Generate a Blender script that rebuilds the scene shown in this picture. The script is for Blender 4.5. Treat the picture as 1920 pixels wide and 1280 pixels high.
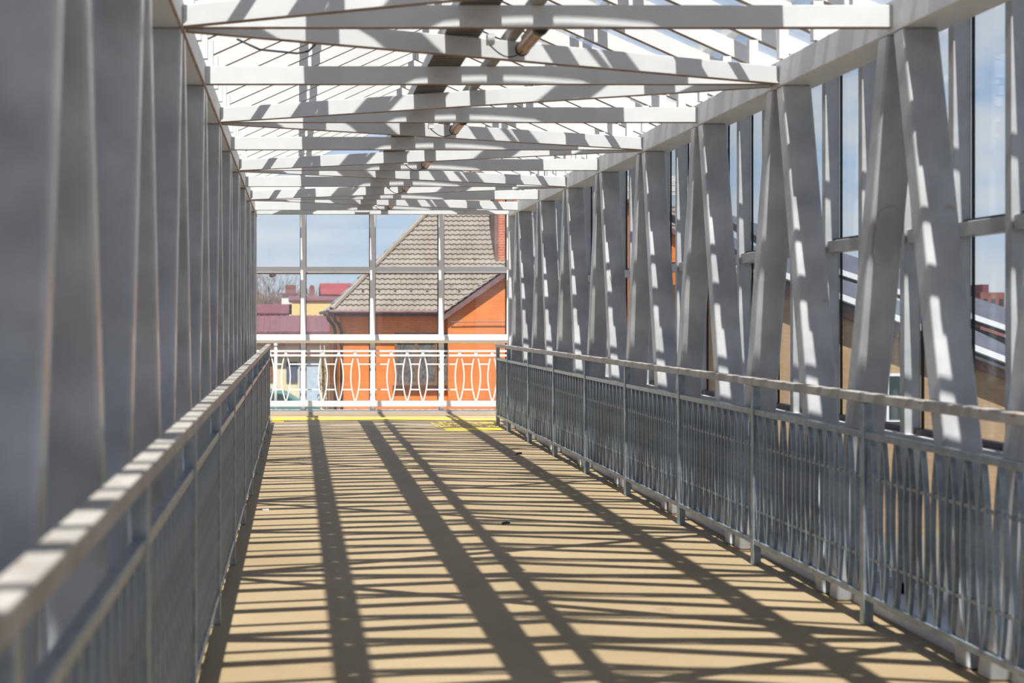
import bpy, bmesh, math, random
from mathutils import Vector, Matrix
random.seed(7)
scene = bpy.context.scene
C = scene.collection
for o in list(bpy.data.objects): bpy.data.objects.remove(o)

# ------------------------------------------------------------------ camera, sky, sun, exposure
F = 2300.0; H = 1.5                       # focal length in pixels of a 1920 frame, eye height
VX, VY = 557.0, 595.0                     # where the corridor's long lines meet
cam = bpy.data.cameras.new('camera'); cam_o = bpy.data.objects.new('camera', cam); C.objects.link(cam_o)
cam_o.location = (0, 0, H); cam_o.rotation_euler = (math.pi/2, 0, 0)
cam.sensor_width = 36.0; cam.lens = F/1920*36
cam.shift_x = (960-VX)/1920; cam.shift_y = -(640-VY)/1920
cam.clip_start = 0.05; cam.clip_end = 600
cam.dof.use_dof = True; cam.dof.focus_distance = 13.0; cam.dof.aperture_fstop = 2.5
scene.camera = cam_o

SUN = Vector((0.037, 0.42, -1.0)).normalized()
sl = bpy.data.lights.new('sun', 'SUN'); so = bpy.data.objects.new('sun', sl); C.objects.link(so)
sl.energy = 9.9; sl.angle = math.radians(0.53); sl.color = (1.0, 0.955, 0.88)
so.rotation_euler = SUN.to_track_quat('-Z', 'Y').to_euler(); so.location = (0, -5, 12)

w = bpy.data.worlds.new('sky'); scene.world = w; w.use_nodes = True
nt = w.node_tree; nt.nodes.clear()
def N(nt, t, **k):
    n = nt.nodes.new(t)
    for a, b in k.items(): setattr(n, a, b)
    return n
out = N(nt, 'ShaderNodeOutputWorld'); bg = N(nt, 'ShaderNodeBackground'); bg.inputs[1].default_value = 0.93
tc = N(nt, 'ShaderNodeTexCoord'); sep = N(nt, 'ShaderNodeSeparateXYZ'); nt.links.new(tc.outputs['Generated'], sep.inputs[0])
rp = N(nt, 'ShaderNodeValToRGB'); nt.links.new(sep.outputs[2], rp.inputs[0])
e = rp.color_ramp.elements; e[0].position = 0.0; e[0].color = (0.74, 0.82, 0.93, 1); e[1].position = 0.65; e[1].color = (0.085, 0.155, 0.34, 1)
m_ = rp.color_ramp.elements.new(0.12); m_.color = (0.58, 0.73, 0.94, 1)
m_ = rp.color_ramp.elements.new(0.30); m_.color = (0.26, 0.40, 0.68, 1)
mp = N(nt, 'ShaderNodeMapping'); mp.inputs['Scale'].default_value = (5, 5, 17); nt.links.new(tc.outputs['Generated'], mp.inputs[0])
nz = N(nt, 'ShaderNodeTexNoise'); nz.inputs['Scale'].default_value = 1.6; nz.inputs['Detail'].default_value = 7; nz.inputs['Roughness'].default_value = 0.55
nt.links.new(mp.outputs[0], nz.inputs['Vector'])
cr = N(nt, 'ShaderNodeValToRGB'); nt.links.new(nz.outputs[0], cr.inputs[0])
cr.color_ramp.elements[0].position = 0.40; cr.color_ramp.elements[0].color = (0, 0, 0, 1)
cr.color_ramp.elements[1].position = 0.60; cr.color_ramp.elements[1].color = (1, 1, 1, 1)
mx = N(nt, 'ShaderNodeMixRGB'); mx.inputs[2].default_value = (0.86, 0.88, 0.92, 1)
fade = N(nt, 'ShaderNodeMapRange'); fade.inputs[1].default_value = 0.12; fade.inputs[2].default_value = 0.6; fade.inputs[3].default_value = 0.9; fade.inputs[4].default_value = 0.12
nt.links.new(sep.outputs[2], fade.inputs[0]); cm = N(nt, 'ShaderNodeMath', operation='MULTIPLY'); nt.links.new(cr.outputs[0], cm.inputs[0]); nt.links.new(fade.outputs[0], cm.inputs[1])
nt.links.new(cm.outputs[0], mx.inputs[0]); nt.links.new(rp.outputs[0], mx.inputs[1])
# the sky is brighter round the sun
dp = N(nt, 'ShaderNodeVectorMath', operation='DOT_PRODUCT'); dp.inputs[1].default_value = tuple(-SUN); nt.links.new(tc.outputs['Generated'], dp.inputs[0])
cl_ = N(nt, 'ShaderNodeMath', operation='MAXIMUM'); cl_.inputs[1].default_value = 0.0; nt.links.new(dp.outputs['Value'], cl_.inputs[0])
po = N(nt, 'ShaderNodeMath', operation='POWER'); po.inputs[1].default_value = 5.0; nt.links.new(cl_.outputs[0], po.inputs[0])
ad = N(nt, 'ShaderNodeMixRGB', blend_type='ADD'); ad.inputs[2].default_value = (0.42, 0.45, 0.52, 1); nt.links.new(po.outputs[0], ad.inputs[0]); nt.links.new(mx.outputs[0], ad.inputs[1])
nt.links.new(ad.outputs[0], bg.inputs[0])
nt.links.new(bg.outputs[0], out.inputs[0])

vs = scene.view_settings
vs.view_transform = 'Standard'; vs.look = 'None'; vs.gamma = 1.0; vs.use_curve_mapping = False; vs.exposure = 0.0

# ------------------------------------------------------------------ materials
def base_mat(name):
    m = bpy.data.materials.new(name); m.use_nodes = True; t = m.node_tree; t.nodes.clear()
    o = N(t, 'ShaderNodeOutputMaterial'); p = N(t, 'ShaderNodeBsdfPrincipled'); t.links.new(p.outputs[0], o.inputs[0])
    return m, t, p
def mat(name, c1, c2=None, scale=3.0, rough=0.5, metal=0.0, bump=0.0, bscale=40.0, stretch=(1,1,1), stain=None, stain_at=0.64, spec=0.5):
    m, t, p = base_mat(name)
    p.inputs['Roughness'].default_value = rough; p.inputs['Metallic'].default_value = metal
    p.inputs['Specular IOR Level'].default_value = spec
    tc = N(t, 'ShaderNodeTexCoord'); mp = N(t, 'ShaderNodeMapping'); mp.inputs['Scale'].default_value = stretch
    t.links.new(tc.outputs['Object'], mp.inputs[0])
    nz = N(t, 'ShaderNodeTexNoise'); nz.inputs['Scale'].default_value = scale; nz.inputs['Detail'].default_value = 6
    t.links.new(mp.outputs[0], nz.inputs['Vector'])
    r = N(t, 'ShaderNodeValToRGB'); t.links.new(nz.outputs[0], r.inputs[0])
    r.color_ramp.elements[0].position = 0.34; r.color_ramp.elements[1].position = 0.68
    r.color_ramp.elements[0].color = (*c1, 1); r.color_ramp.elements[1].color = (*(c2 or c1), 1)
    last = r.outputs[0]
    if stain:
        n2 = N(t, 'ShaderNodeTexNoise'); n2.inputs['Scale'].default_value = scale*2.7; n2.inputs['Detail'].default_value = 9
        t.links.new(mp.outputs[0], n2.inputs['Vector'])
        r2 = N(t, 'ShaderNodeValToRGB'); t.links.new(n2.outputs[0], r2.inputs[0])
        r2.color_ramp.elements[0].position = stain_at; r2.color_ramp.elements[1].position = stain_at+0.09
        mx = N(t, 'ShaderNodeMixRGB'); t.links.new(r2.outputs[0], mx.inputs[0]); t.links.new(last, mx.inputs[1]); mx.inputs[2].default_value = (*stain, 1)
        last = mx.outputs[0]
    t.links.new(last, p.inputs['Base Color'])
    if bump:
        n3 = N(t, 'ShaderNodeTexNoise'); n3.inputs['Scale'].default_value = bscale; n3.inputs['Detail'].default_value = 4
        t.links.new(tc.outputs['Object'], n3.inputs['Vector'])
        b = N(t, 'ShaderNodeBump'); b.inputs['Strength'].default_value = bump; b.inputs['Distance'].default_value = 0.01
        t.links.new(n3.outputs[0], b.inputs['Height']); t.links.new(b.outputs[0], p.inputs['Normal'])
    return m
def brick_mat(name, c1, c2, mortar, axis='x', bw=0.25, bh=0.075, rough=0.8):
    m, t, p = base_mat(name); p.inputs['Roughness'].default_value = rough; p.inputs['Specular IOR Level'].default_value = 0.2
    tc = N(t, 'ShaderNodeTexCoord'); s = N(t, 'ShaderNodeSeparateXYZ'); c = N(t, 'ShaderNodeCombineXYZ')
    t.links.new(tc.outputs['Object'], s.inputs[0]); t.links.new(s.outputs[0 if axis == 'x' else 1], c.inputs[0]); t.links.new(s.outputs[2], c.inputs[1])
    b = N(t, 'ShaderNodeTexBrick'); t.links.new(c.outputs[0], b.inputs['Vector'])
    b.inputs['Scale'].default_value = 1.0; b.inputs['Brick Width'].default_value = bw; b.inputs['Row Height'].default_value = bh
    b.inputs['Mortar Size'].default_value = 0.006; b.inputs['Color1'].default_value = (*c1, 1); b.inputs['Color2'].default_value = (*c2, 1)
    b.inputs['Mortar'].default_value = (*mortar, 1)
    nz = N(t, 'ShaderNodeTexNoise'); nz.inputs['Scale'].default_value = 1.3; nz.inputs['Detail'].default_value = 6; t.links.new(c.outputs[0], nz.inputs['Vector'])
    r = N(t, 'ShaderNodeValToRGB'); t.links.new(nz.outputs[0], r.inputs[0])
    r.color_ramp.elements[0].position = 0.3; r.color_ramp.elements[0].color = (0.86, 0.86, 0.86, 1); r.color_ramp.elements[1].position = 0.7; r.color_ramp.elements[1].color = (1.06, 1.06, 1.06, 1)
    mx = N(t, 'ShaderNodeMixRGB', blend_type='MULTIPLY'); mx.inputs[0].default_value = 1
    t.links.new(b.outputs[0], mx.inputs[1]); t.links.new(r.outputs[0], mx.inputs[2]); t.links.new(mx.outputs[0], p.inputs['Base Color'])
    return m
def glass_mat(name, tint=(0.93, 0.96, 0.97), ior=1.7, haze=0.0, wob=0.0, rough=0.0):
    m = bpy.data.materials.new(name); m.use_nodes = True; t = m.node_tree; t.nodes.clear()
    o = N(t, 'ShaderNodeOutputMaterial'); tr = N(t, 'ShaderNodeBsdfTransparent'); tr.inputs[0].default_value = (*tint, 1)
    gl = N(t, 'ShaderNodeBsdfGlossy'); gl.inputs['Roughness'].default_value = rough
    lw = N(t, 'ShaderNodeLayerWeight'); lw.inputs[0].default_value = 0.5          # Schlick fresnel, the same from both sides of the pane
    pw = N(t, 'ShaderNodeMath', operation='POWER'); pw.inputs[1].default_value = 5.0; t.links.new(lw.outputs['Facing'], pw.inputs[0])
    f0 = ((ior-1)/(ior+1))**2
    fr = N(t, 'ShaderNodeMath', operation='MULTIPLY_ADD'); fr.inputs[1].default_value = 1-f0; fr.inputs[2].default_value = f0; t.links.new(pw.outputs[0], fr.inputs[0])
    ms = N(t, 'ShaderNodeMixShader'); t.links.new(fr.outputs[0], ms.inputs[0]); t.links.new(tr.outputs[0], ms.inputs[1]); t.links.new(gl.outputs[0], ms.inputs[2])
    if wob:
        tc = N(t, 'ShaderNodeTexCoord'); nz = N(t, 'ShaderNodeTexNoise'); nz.inputs['Scale'].default_value = 2.2; t.links.new(tc.outputs['Object'], nz.inputs['Vector'])
        b = N(t, 'ShaderNodeBump'); b.inputs['Strength'].default_value = wob; b.inputs['Distance'].default_value = 0.02
        t.links.new(nz.outputs[0], b.inputs['Height']); t.links.new(b.outputs[0], gl.inputs['Normal'])
    last = ms.outputs[0]
    if haze:
        tc = N(t, 'ShaderNodeTexCoord'); nz = N(t, 'ShaderNodeTexNoise'); nz.inputs['Scale'].default_value = 1.1; nz.inputs['Detail'].default_value = 5
        t.links.new(tc.outputs['Object'], nz.inputs['Vector'])
        r = N(t, 'ShaderNodeMapRange'); r.inputs[1].default_value = 0.45; r.inputs[2].default_value = 0.75; r.inputs[3].default_value = haze*0.3; r.inputs[4].default_value = haze
        t.links.new(nz.outputs[0], r.inputs[0])
        d = N(t, 'ShaderNodeBsdfDiffuse'); d.inputs[0].default_value = (0.85, 0.86, 0.88, 1)
        m2 = N(t, 'ShaderNodeMixShader'); t.links.new(r.outputs[0], m2.inputs[0]); t.links.new(last, m2.inputs[1]); t.links.new(d.outputs[0], m2.inputs[2]); last = m2.outputs[0]
    t.links.new(last, o.inputs[0]); return m

M = dict(
 white = mat('white_paint', (0.665, 0.672, 0.685), (0.75, 0.755, 0.762), 2.2, 0.45, bump=0.10, bscale=14, stain=(0.55, 0.50, 0.45), stain_at=0.68),
 truss = mat('grey_white_paint', (0.375, 0.38, 0.395), (0.58, 0.585, 0.60), 3.4, 0.27, spec=0.8, bump=0.12, bscale=10, stain=(0.42, 0.38, 0.34), stain_at=0.67),
 rafter = mat('rafter_paint', (0.70, 0.69, 0.68), (0.76, 0.755, 0.75), 1.2, 0.5),
 under = mat('brown_underside', (0.27, 0.175, 0.125), (0.42, 0.32, 0.26), 9, 0.8),
 rust = mat('rust', (0.36, 0.22, 0.15), (0.48, 0.36, 0.28), 14, 0.85),
 galv = mat('galvanised_steel', (0.275, 0.325, 0.375), (0.42, 0.47, 0.51), 18, 0.34, metal=0.6, bump=0.08, bscale=60),
 rail = mat('handrail_steel', (0.36, 0.33, 0.30), (0.48, 0.45, 0.42), 9, 0.5, metal=0.2, stain=(0.33, 0.20, 0.12), stain_at=0.62),
 floor = mat('tan_floor_coating', (0.270, 0.198, 0.110), (0.322, 0.240, 0.142), 1.1, 0.62, bump=0.15, bscale=9, stain=(0.235, 0.172, 0.105), stain_at=0.64),
 endwhite = mat('white_frame_paint', (0.74, 0.745, 0.75), (0.78, 0.785, 0.79), 3, 0.35),
 kerb = mat('pale_kerb_paint', (0.50, 0.51, 0.53), (0.58, 0.59, 0.61), 4, 0.55),
 gasket = mat('black_rubber_seal', (0.02, 0.02, 0.022), None, 4, 0.6),
 brownframe = mat('dark_brown_frame', (0.07, 0.05, 0.045), None, 4, 0.5),
 tray = mat('dark_ribbed_steel', (0.18, 0.165, 0.15), (0.25, 0.235, 0.215), 6, 0.55, metal=0.3),
 traylight = mat('galvanised_tray_side', (0.48, 0.49, 0.49), (0.56, 0.57, 0.57), 6, 0.5),
 lamp = mat('rusty_lamp_lens', (0.36, 0.17, 0.08), (0.52, 0.30, 0.16), 22, 0.3),
 black = mat('black_plastic', (0.03, 0.03, 0.035), None, 3, 0.5),
 roofpipe = mat('brown_grey_conduit', (0.30, 0.26, 0.23), (0.38, 0.34, 0.31), 8, 0.6),
 glass = glass_mat('clear_glass', haze=0.02, wob=0.03),
 endglass = glass_mat('end_glass', haze=0.035, ior=1.45),
 roofglass = glass_mat('roof_glass', tint=(0.95, 0.965, 0.97), haze=0.03, ior=1.35),
 orange = brick_mat('orange_brick', (0.90, 0.255, 0.062), (0.82, 0.22, 0.055), (0.58, 0.19, 0.07), 'x', 0.26, 0.075),
 orange_side = brick_mat('orange_brick_side', (0.90, 0.255, 0.062), (0.82, 0.22, 0.055), (0.58, 0.19, 0.07), 'y', 0.26, 0.075),
 chim = brick_mat('chimney_brick', (0.56, 0.16, 0.085), (0.46, 0.12, 0.06), (0.62, 0.42, 0.32), 'x', 0.25, 0.08),
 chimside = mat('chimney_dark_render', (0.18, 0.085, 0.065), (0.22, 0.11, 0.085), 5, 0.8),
 tile = mat('grey_roof_tile', (0.195, 0.158, 0.128), (0.25, 0.208, 0.172), 1.6, 0.75, bump=0.1, bscale=25, stain=(0.14, 0.12, 0.095), stain_at=0.62),
 slate = mat('cool_grey_tile', (0.17, 0.18, 0.195), (0.22, 0.23, 0.25), 1.6, 0.7),
 maroonboard = mat('maroon_board', (0.17, 0.085, 0.085), (0.22, 0.12, 0.115), 5, 0.6),
 maroon = mat('maroon_metal_roof', (0.135, 0.048, 0.052), (0.17, 0.066, 0.07), 2, 0.5),
 redroof = mat('red_metal_roof', (0.22, 0.035, 0.035), (0.27, 0.05, 0.048), 2, 0.5),
 brownpipe = mat('brown_gutter', (0.08, 0.05, 0.045), None, 4, 0.4),
 winwood = mat('window_wood', (0.20, 0.09, 0.045), (0.27, 0.13, 0.07), 7, 0.5),
 curtain = mat('lace_curtain', (0.20, 0.17, 0.16), (0.06, 0.05, 0.05), 26, 0.9, stretch=(1, 1, 0.35)),
 cream = mat('cream_render', (0.66, 0.55, 0.36), (0.72, 0.62, 0.43), 3, 0.85),
 yellowwall = mat('yellow_render', (0.72, 0.50, 0.20), (0.78, 0.57, 0.27), 3, 0.85),
 whitewall = mat('white_render', (0.72, 0.68, 0.60), (0.78, 0.74, 0.67), 3, 0.85),
 bluedoor = mat('dark_blue_door', (0.07, 0.085, 0.14), (0.10, 0.12, 0.18), 4, 0.6),
 bluewhite = mat('pale_blue_metal', (0.42, 0.50, 0.58), (0.52, 0.59, 0.66), 6, 0.5),
 darkbrick = brick_mat('dark_red_brick', (0.20, 0.075, 0.07), (0.25, 0.095, 0.085), (0.30, 0.20, 0.18), 'x', 0.3, 0.1),
 tanbrick = brick_mat('tan_brick', (0.46, 0.30, 0.17), (0.40, 0.255, 0.14), (0.34, 0.25, 0.16), 'x', 0.26, 0.085),
 teal = mat('teal_car_paint', (0.10, 0.24, 0.23), None, 2, 0.25, metal=0.2),
 carglass = mat('dark_car_glass', (0.03, 0.05, 0.05), None, 2, 0.08),
 tyre = mat('tyre_rubber', (0.025, 0.025, 0.025), None, 5, 0.8),
 steelrim = mat('wheel_rim', (0.5, 0.5, 0.5), None, 5, 0.3, metal=0.8),
 ground = mat('dusty_ground', (0.10, 0.09, 0.08), (0.14, 0.125, 0.11), 0.3, 0.9),
 bark = mat('grey_brown_bark', (0.17, 0.13, 0.12), (0.23, 0.18, 0.165), 5, 0.9),
 scrub = mat('brown_scrub', (0.17, 0.115, 0.10), (0.25, 0.18, 0.15), 3, 0.95),
 leaf = mat('ivy_leaf', (0.10, 0.12, 0.04), (0.22, 0.20, 0.08), 8, 0.7),
 yellow = mat('yellow_tactile_paint', (0.80, 0.55, 0.02), (0.86, 0.62, 0.05), 6, 0.6),
 wornyellow = mat('worn_yellow_paint', (0.80, 0.55, 0.02), (0.84, 0.60, 0.06), 6, 0.6, stain=(0.32, 0.24, 0.15), stain_at=0.50),
 palestrip = mat('pale_joint_metal', (0.60, 0.58, 0.54), None, 8, 0.5),
 paper = mat('white_paper', (0.8, 0.8, 0.8), None, 4, 0.8),
 snow = mat('white_roof_trim', (0.74, 0.75, 0.77), None, 4, 0.7),
 greyroof = mat('blue_grey_roof', (0.06, 0.062, 0.08), (0.10, 0.10, 0.125), 2, 0.6),
)

# ------------------------------------------------------------------ mesh helpers
class MB:
    def __init__(s): s.v = []; s.f = []
    def add(s, vs, fs):
        n = len(s.v); s.v += [tuple(v) for v in vs]; s.f += [tuple(i+n for i in f) for f in fs]; return s
    def hexa(s, b, t):
        return s.add(list(b)+list(t), [(3,2,1,0),(4,5,6,7),(0,1,5,4),(1,2,6,5),(2,3,7,6),(3,0,4,7)])
    def box(s, x0, x1, y0, y1, z0, z1):
        return s.hexa([(x0,y0,z0),(x1,y0,z0),(x1,y1,z0),(x0,y1,z0)], [(x0,y0,z1),(x1,y0,z1),(x1,y1,z1),(x0,y1,z1)])
    def tube(s, pts, r, n=8, cap=True, r1=None):
        pts = [Vector(p) for p in pts]; rings = []
        ref = None
        for i, p in enumerate(pts):
            d = (pts[min(i+1, len(pts)-1)] - pts[max(i-1, 0)]).normalized()
            if ref is None: ref = Vector((0,0,1)) if abs(d.z) < 0.9 else Vector((1,0,0))
            u = d.cross(ref).normalized(); v = u.cross(d).normalized(); ref = v
            rr = r if r1 is None else r + (r1-r)*i/(len(pts)-1)
            rings.append([p + (u*math.cos(2*math.pi*k/n) + v*math.sin(2*math.pi*k/n))*rr for k in range(n)])
        vs = [q for g in rings for q in g]; fs = []
        for i in range(len(rings)-1):
            for k in range(n):
                a = i*n+k; b = i*n+(k+1) % n; fs.append((a, b, b+n, a+n))
        if cap: fs.append(tuple(range(n))[::-1]); fs.append(tuple(range((len(rings)-1)*n, len(rings)*n)))
        return s.add(vs, fs)
    def ribbon(s, pts, ax, ay):
        """sweep a rectangle: for each point the half offsets ax, ay (vectors)"""
        vs = []; fs = []; n = len(pts)
        for p in pts:
            p = Vector(p)
            for sx, sy in ((-1,-1),(1,-1),(1,1),(-1,1)): vs.append(p + Vector(ax)*sx + Vector(ay)*sy)
        for i in range(n-1):
            for k in range(4):
                a = i*4+k; b = i*4+(k+1) % 4; fs.append((a, b, b+4, a+4))
        fs.append((3,2,1,0)); e = (n-1)*4; fs.append((e, e+1, e+2, e+3))
        return s.add(vs, fs)
    def build(s, name, m, parent=None, bevel=0.0, smooth=False, under=False):
        me = bpy.data.meshes.new(name); me.from_pydata(s.v, [], s.f); me.update()
        bm = bmesh.new(); bm.from_mesh(me); bmesh.ops.recalc_face_normals(bm, faces=bm.faces[:]); bm.to_mesh(me); bm.free()
        me.materials.append(m)
        if smooth:
            for p in me.polygons: p.use_smooth = True
        o = bpy.data.objects.new(name, me); C.objects.link(o)
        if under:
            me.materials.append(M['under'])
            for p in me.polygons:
                if p.normal.z < -0.7: p.material_index = 1  # faces pointing down take the second, brown colour
        if parent is not None:
            o.parent = parent; o.location = -Vector(parent.location)      # vertices are given in world space
        if bevel:
            b = o.modifiers.new('bevel', 'BEVEL'); b.width = bevel; b.segments = 2; b.limit_method = 'ANGLE'
        return o
def B(*a): return MB().box(*a)
def tag(o, label=None, cat=None, group=None, kind=None):
    if label: o['label'] = label
    if cat: o['category'] = cat
    if group: o['group'] = group
    if kind: o['kind'] = kind
    return o
def empty(name, loc=(0,0,0), label=None, cat=None, group=None, kind=None):
    o = bpy.data.objects.new(name, None); C.objects.link(o); o.location = loc; o.empty_display_size = 0.2
    bpy.context.view_layer.update()
    return tag(o, label, cat, group, kind)
def copy_at(o, loc, parent=None):
    c = o.copy(); C.objects.link(c); c.location = loc
    if parent is not None: c.parent = parent
    return c
def copy_tree(root, loc):
    r = copy_at(root, loc)
    for ch in root.children:
        c = ch.copy(); C.objects.link(c); c.parent = r
    return r
def at(px, py, Y): return Vector(((px-VX)*Y/F, Y, H+(VY-py)*Y/F))
ORD = ['first','second','third','fourth','fifth','sixth','seventh','eighth','ninth','tenth','eleventh','twelfth','thirteenth','fourteenth','fifteenth','sixteenth','seventeenth','eighteenth','nineteenth','twentieth']
def ordn(i):
    if i < 20: return ORD[i]
    tens = {2:'twenty',3:'thirty',4:'forty'}[(i+1)//10]; u = (i+1) % 10
    return {2:'twentieth',3:'thirtieth',4:'fortieth'}[(i+1)//10] if u == 0 else tens+'-'+ORD[u-1]

# ------------------------------------------------------------------ the corridor
XL, XR = -0.546, 2.852            # inner faces of the two trusses
XC = (XL+XR)/2
Y0, PAN = 5.90, 1.43              # first crossbeam in view, panel length
RIB = PAN/3
ZB0, ZB1 = 2.890, 2.997           # crossbeam bottom and top
ZC0, ZC1 = 2.865, 3.020           # chord
YEND = 16.60; YLAND = 19.50
I0 = -6
fl = B(XL-0.08, XR+0.08, Y0+I0*PAN-1.0, 17.07, -0.12, 0.0).build('floor', M['floor']); tag(fl, 'long tan coated walkway floor', kind='structure')
f2 = B(-3.4, 6.0, 17.07, YLAND+0.1, -0.12, 0.0).build('floor', M['floor']); tag(f2, 'tan landing floor before the far glass wall', kind='structure')

def truss(side):
    s = 1 if side == 'right' else -1
    xi = XR if s > 0 else XL
    ya, yb = Y0+I0*PAN, YEND
    t = empty('truss', (xi, ya, 0), 'painted steel truss of leaning box members along the %s side' % side, 'truss')
    def bx(w0, w1, y0, y1, z0, z1): return B(min(xi+s*w0, xi+s*w1), max(xi+s*w0, xi+s*w1), y0, y1, z0, z1)
    bx(0, 0.225, ya, yb, ZC0, ZC1).build('top_chord', M['white'], t, 0.006)
    bx(0.085, 0.30, ya, yb, -0.14, 0.065).build('bottom_chord', M['white'], t, 0.005)
    if s < 0:
        tag(bx(-0.004, 0.006, 2.0, yb, ZC0-0.004, ZC0+0.012).build('rusty_edge', M['rust'], t), 'rusty lower edge of the left top chord')
    T = 0.105; W0, W1 = 0.0, 0.17
    for i in range(I0, 8):
        yt = Y0 + i*PAN
        for d in (-1, 1):
            yo = yt + d*0.075; ybm = yt + d*(PAN/2-0.085)
            if ybm + T/2 > yb or ybm-T/2 < ya: continue
            x0, x1 = xi+s*W0, xi+s*W1
            bot = [(x0,ybm-T/2,0.002),(x1,ybm-T/2,0.002),(x1,ybm+T/2,0.002),(x0,ybm+T/2,0.002)]
            top = [(x0,yo-T/2,ZC0),(x1,yo-T/2,ZC0),(x1,yo+T/2,ZC0),(x0,yo+T/2,ZC0)]
            o = MB().hexa(bot, top).build('diagonal', M['truss'], t, 0.012)
    bx(0.0, 0.17, yb-0.09, yb, 0.002, ZC0).build('end_post', M['white'], t, 0.008)
    # welded repair plates on two members
    for (i, d, z, sz) in ((0, 1, 1.90, 0.064), (4, -1, 1.95, 0.06)) if s > 0 else ((4, -1, 1.7, 0.06),):
        yt = Y0+i*PAN; k = (ZC0-z)/ZC0; yy = (yt+d*0.075)*(1-k)+(yt+d*(PAN/2-0.085))*k - T/2
        sl_ = (d*(PAN/2-0.16))/ZC0
        v = []
        xc = xi+s*0.085
        for layer in (0.004, -0.008):
            for a in range(10):
                an = 2*math.pi*(a+0.5)/10; dz = (abs(math.sin(an))**0.6)*math.copysign(1, math.sin(an))*sz*2.3
                v.append((xc+(abs(math.cos(an))**0.6)*math.copysign(1, math.cos(an))*sz, yy - sl_*dz + (0.001 if layer > 0 else layer), z+dz))
        fs = [tuple(range(10)), tuple(range(19, 9, -1))] + [(a, (a+1) % 10, 10+(a+1) % 10, 10+a) for a in range(10)]
        MB().add(v, fs).build('weld_plate', M['truss'], t)
    return t
truss('left'); truss('right')

# crossbeams and lateral braces
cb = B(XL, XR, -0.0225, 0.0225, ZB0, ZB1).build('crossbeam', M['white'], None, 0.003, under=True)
for i in range(I0, 8):
    o = cb if i == I0 else copy_at(cb, (0, 0, 0))
    o.location = (0, Y0+i*PAN, 0)
    if i < 0: lab = 'white steel crossbeam over the camera, %s behind the first beam in view' % ORD[-i-1]
    else: lab = 'straight white crossbeam between the trusses, %s in view counting away from camera' % ORD[i]
    tag(o, lab, 'beam', 'straight crossbeams under the roof')
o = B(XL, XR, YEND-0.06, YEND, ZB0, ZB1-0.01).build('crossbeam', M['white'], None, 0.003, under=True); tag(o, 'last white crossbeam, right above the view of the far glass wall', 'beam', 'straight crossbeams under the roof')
def brace(i, lr):
    y0, y1 = Y0+i*PAN+0.05, Y0+(i+1)*PAN-0.05
    xa, xb = (XL, XR) if lr else (XR, XL)
    d = Vector((xb-xa, y1-y0, 0)).normalized(); n = Vector((-d.y, d.x, 0))*0.0225
    a, b = Vector((xa+ (0.01 if xa < xb else -0.01), y0, 0)), Vector((xb - (0.01 if xa < xb else -0.01), y1, 0))
    m = MB(); z0, z1 = ZB0-0.006, ZB1-0.012
    m.hexa([a-n+Vector((0,0,z0)), b-n+Vector((0,0,z0)), b+n+Vector((0,0,z0)), a+n+Vector((0,0,z0))],
           [a-n+Vector((0,0,z1)), b-n+Vector((0,0,z1)), b+n+Vector((0,0,z1)), a+n+Vector((0,0,z1))])
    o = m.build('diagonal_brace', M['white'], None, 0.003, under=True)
    w_ = ('rising to the near right' if not lr else 'running to the far right')
    if i < 0: lab = 'slanting white roof brace over the camera, %s bay behind the first crossbeam' % ORD[-i-1]
    else: lab = 'slanting white roof brace crossing the %s bay beyond the first crossbeam' % ORD[i]
    tag(o, lab, 'brace', 'slanting braces between the crossbeams')
for i in range(I0, 7): brace(i, i % 2 == 0)

# gable rafters
PITCH = 0.45
ZE = 3.5 + PITCH*(XL-0.42)        # underside at the left eave
RY0 = Y0 - 0.105
def rz(x): return 3.5 + PITCH*x if x < XC else 3.5 + PITCH*(2*XC-x)
XEL, XER = XL-0.40, XR+0.40
rh = 0.115
def rafter_mesh(xa, xb):
    y = 0.0225
    return MB().hexa([(xa,-y,rz(xa)),(xb,-y,rz(xb)),(xb,y,rz(xb)),(xa,y,rz(xa))],
                     [(xa,-y,rz(xa)+rh),(xb,-y,rz(xb)+rh),(xb,y,rz(xb)+rh),(xa,y,rz(xa)+rh)])
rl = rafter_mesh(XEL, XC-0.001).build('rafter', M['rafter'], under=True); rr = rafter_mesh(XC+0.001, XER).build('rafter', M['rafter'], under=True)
ribY = [RY0 + RIB*k for k in range(-14, 23)]
for k, y in enumerate(ribY):
    for src, nm in ((rl, 'left'), (rr, 'right')):
        o = src if k == 0 else copy_at(src, (0, 0, 0)); o.location = (0, y, 0)
        tag(o, 'sloping white rafter of the %s roof slope, %s from the far end' % (nm, ordn(len(ribY)-1-k)), 'rafter', 'rafters of the %s roof slope' % nm)
ya_, yb_ = ribY[0]-0.1, ribY[-1]+0.1
for nm, x in (('left', XL-0.14), ('right', XR+0.05)):
    zt = max(rz(x), rz(x+0.09))+rh+0.056
    o = B(x, x+0.09, ya_, yb_, zt, zt+0.07).build('eave_purlin', M['white'])
    tag(o, 'long white eave purlin lying over the rafters above the %s truss' % nm, 'purlin')
    xs = XL-0.035 if nm == 'left' else XR-0.02
    st = B(xs, xs+0.055, -0.022, 0.022, ZC1+0.001, min(rz(xs), rz(xs+0.055))-0.001).build('stub_post', M['rafter'])
    for k, y in enumerate(ribY[:-2]):
        o = st if k == 0 else copy_at(st, (0, 0, 0)); o.location = (0, y, 0)
        tag(o, 'short white stub post on the %s top chord, %s from the far end' % (nm, ordn(len(ribY)-3-k)), 'post', 'stub posts on the %s chord' % nm)
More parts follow.
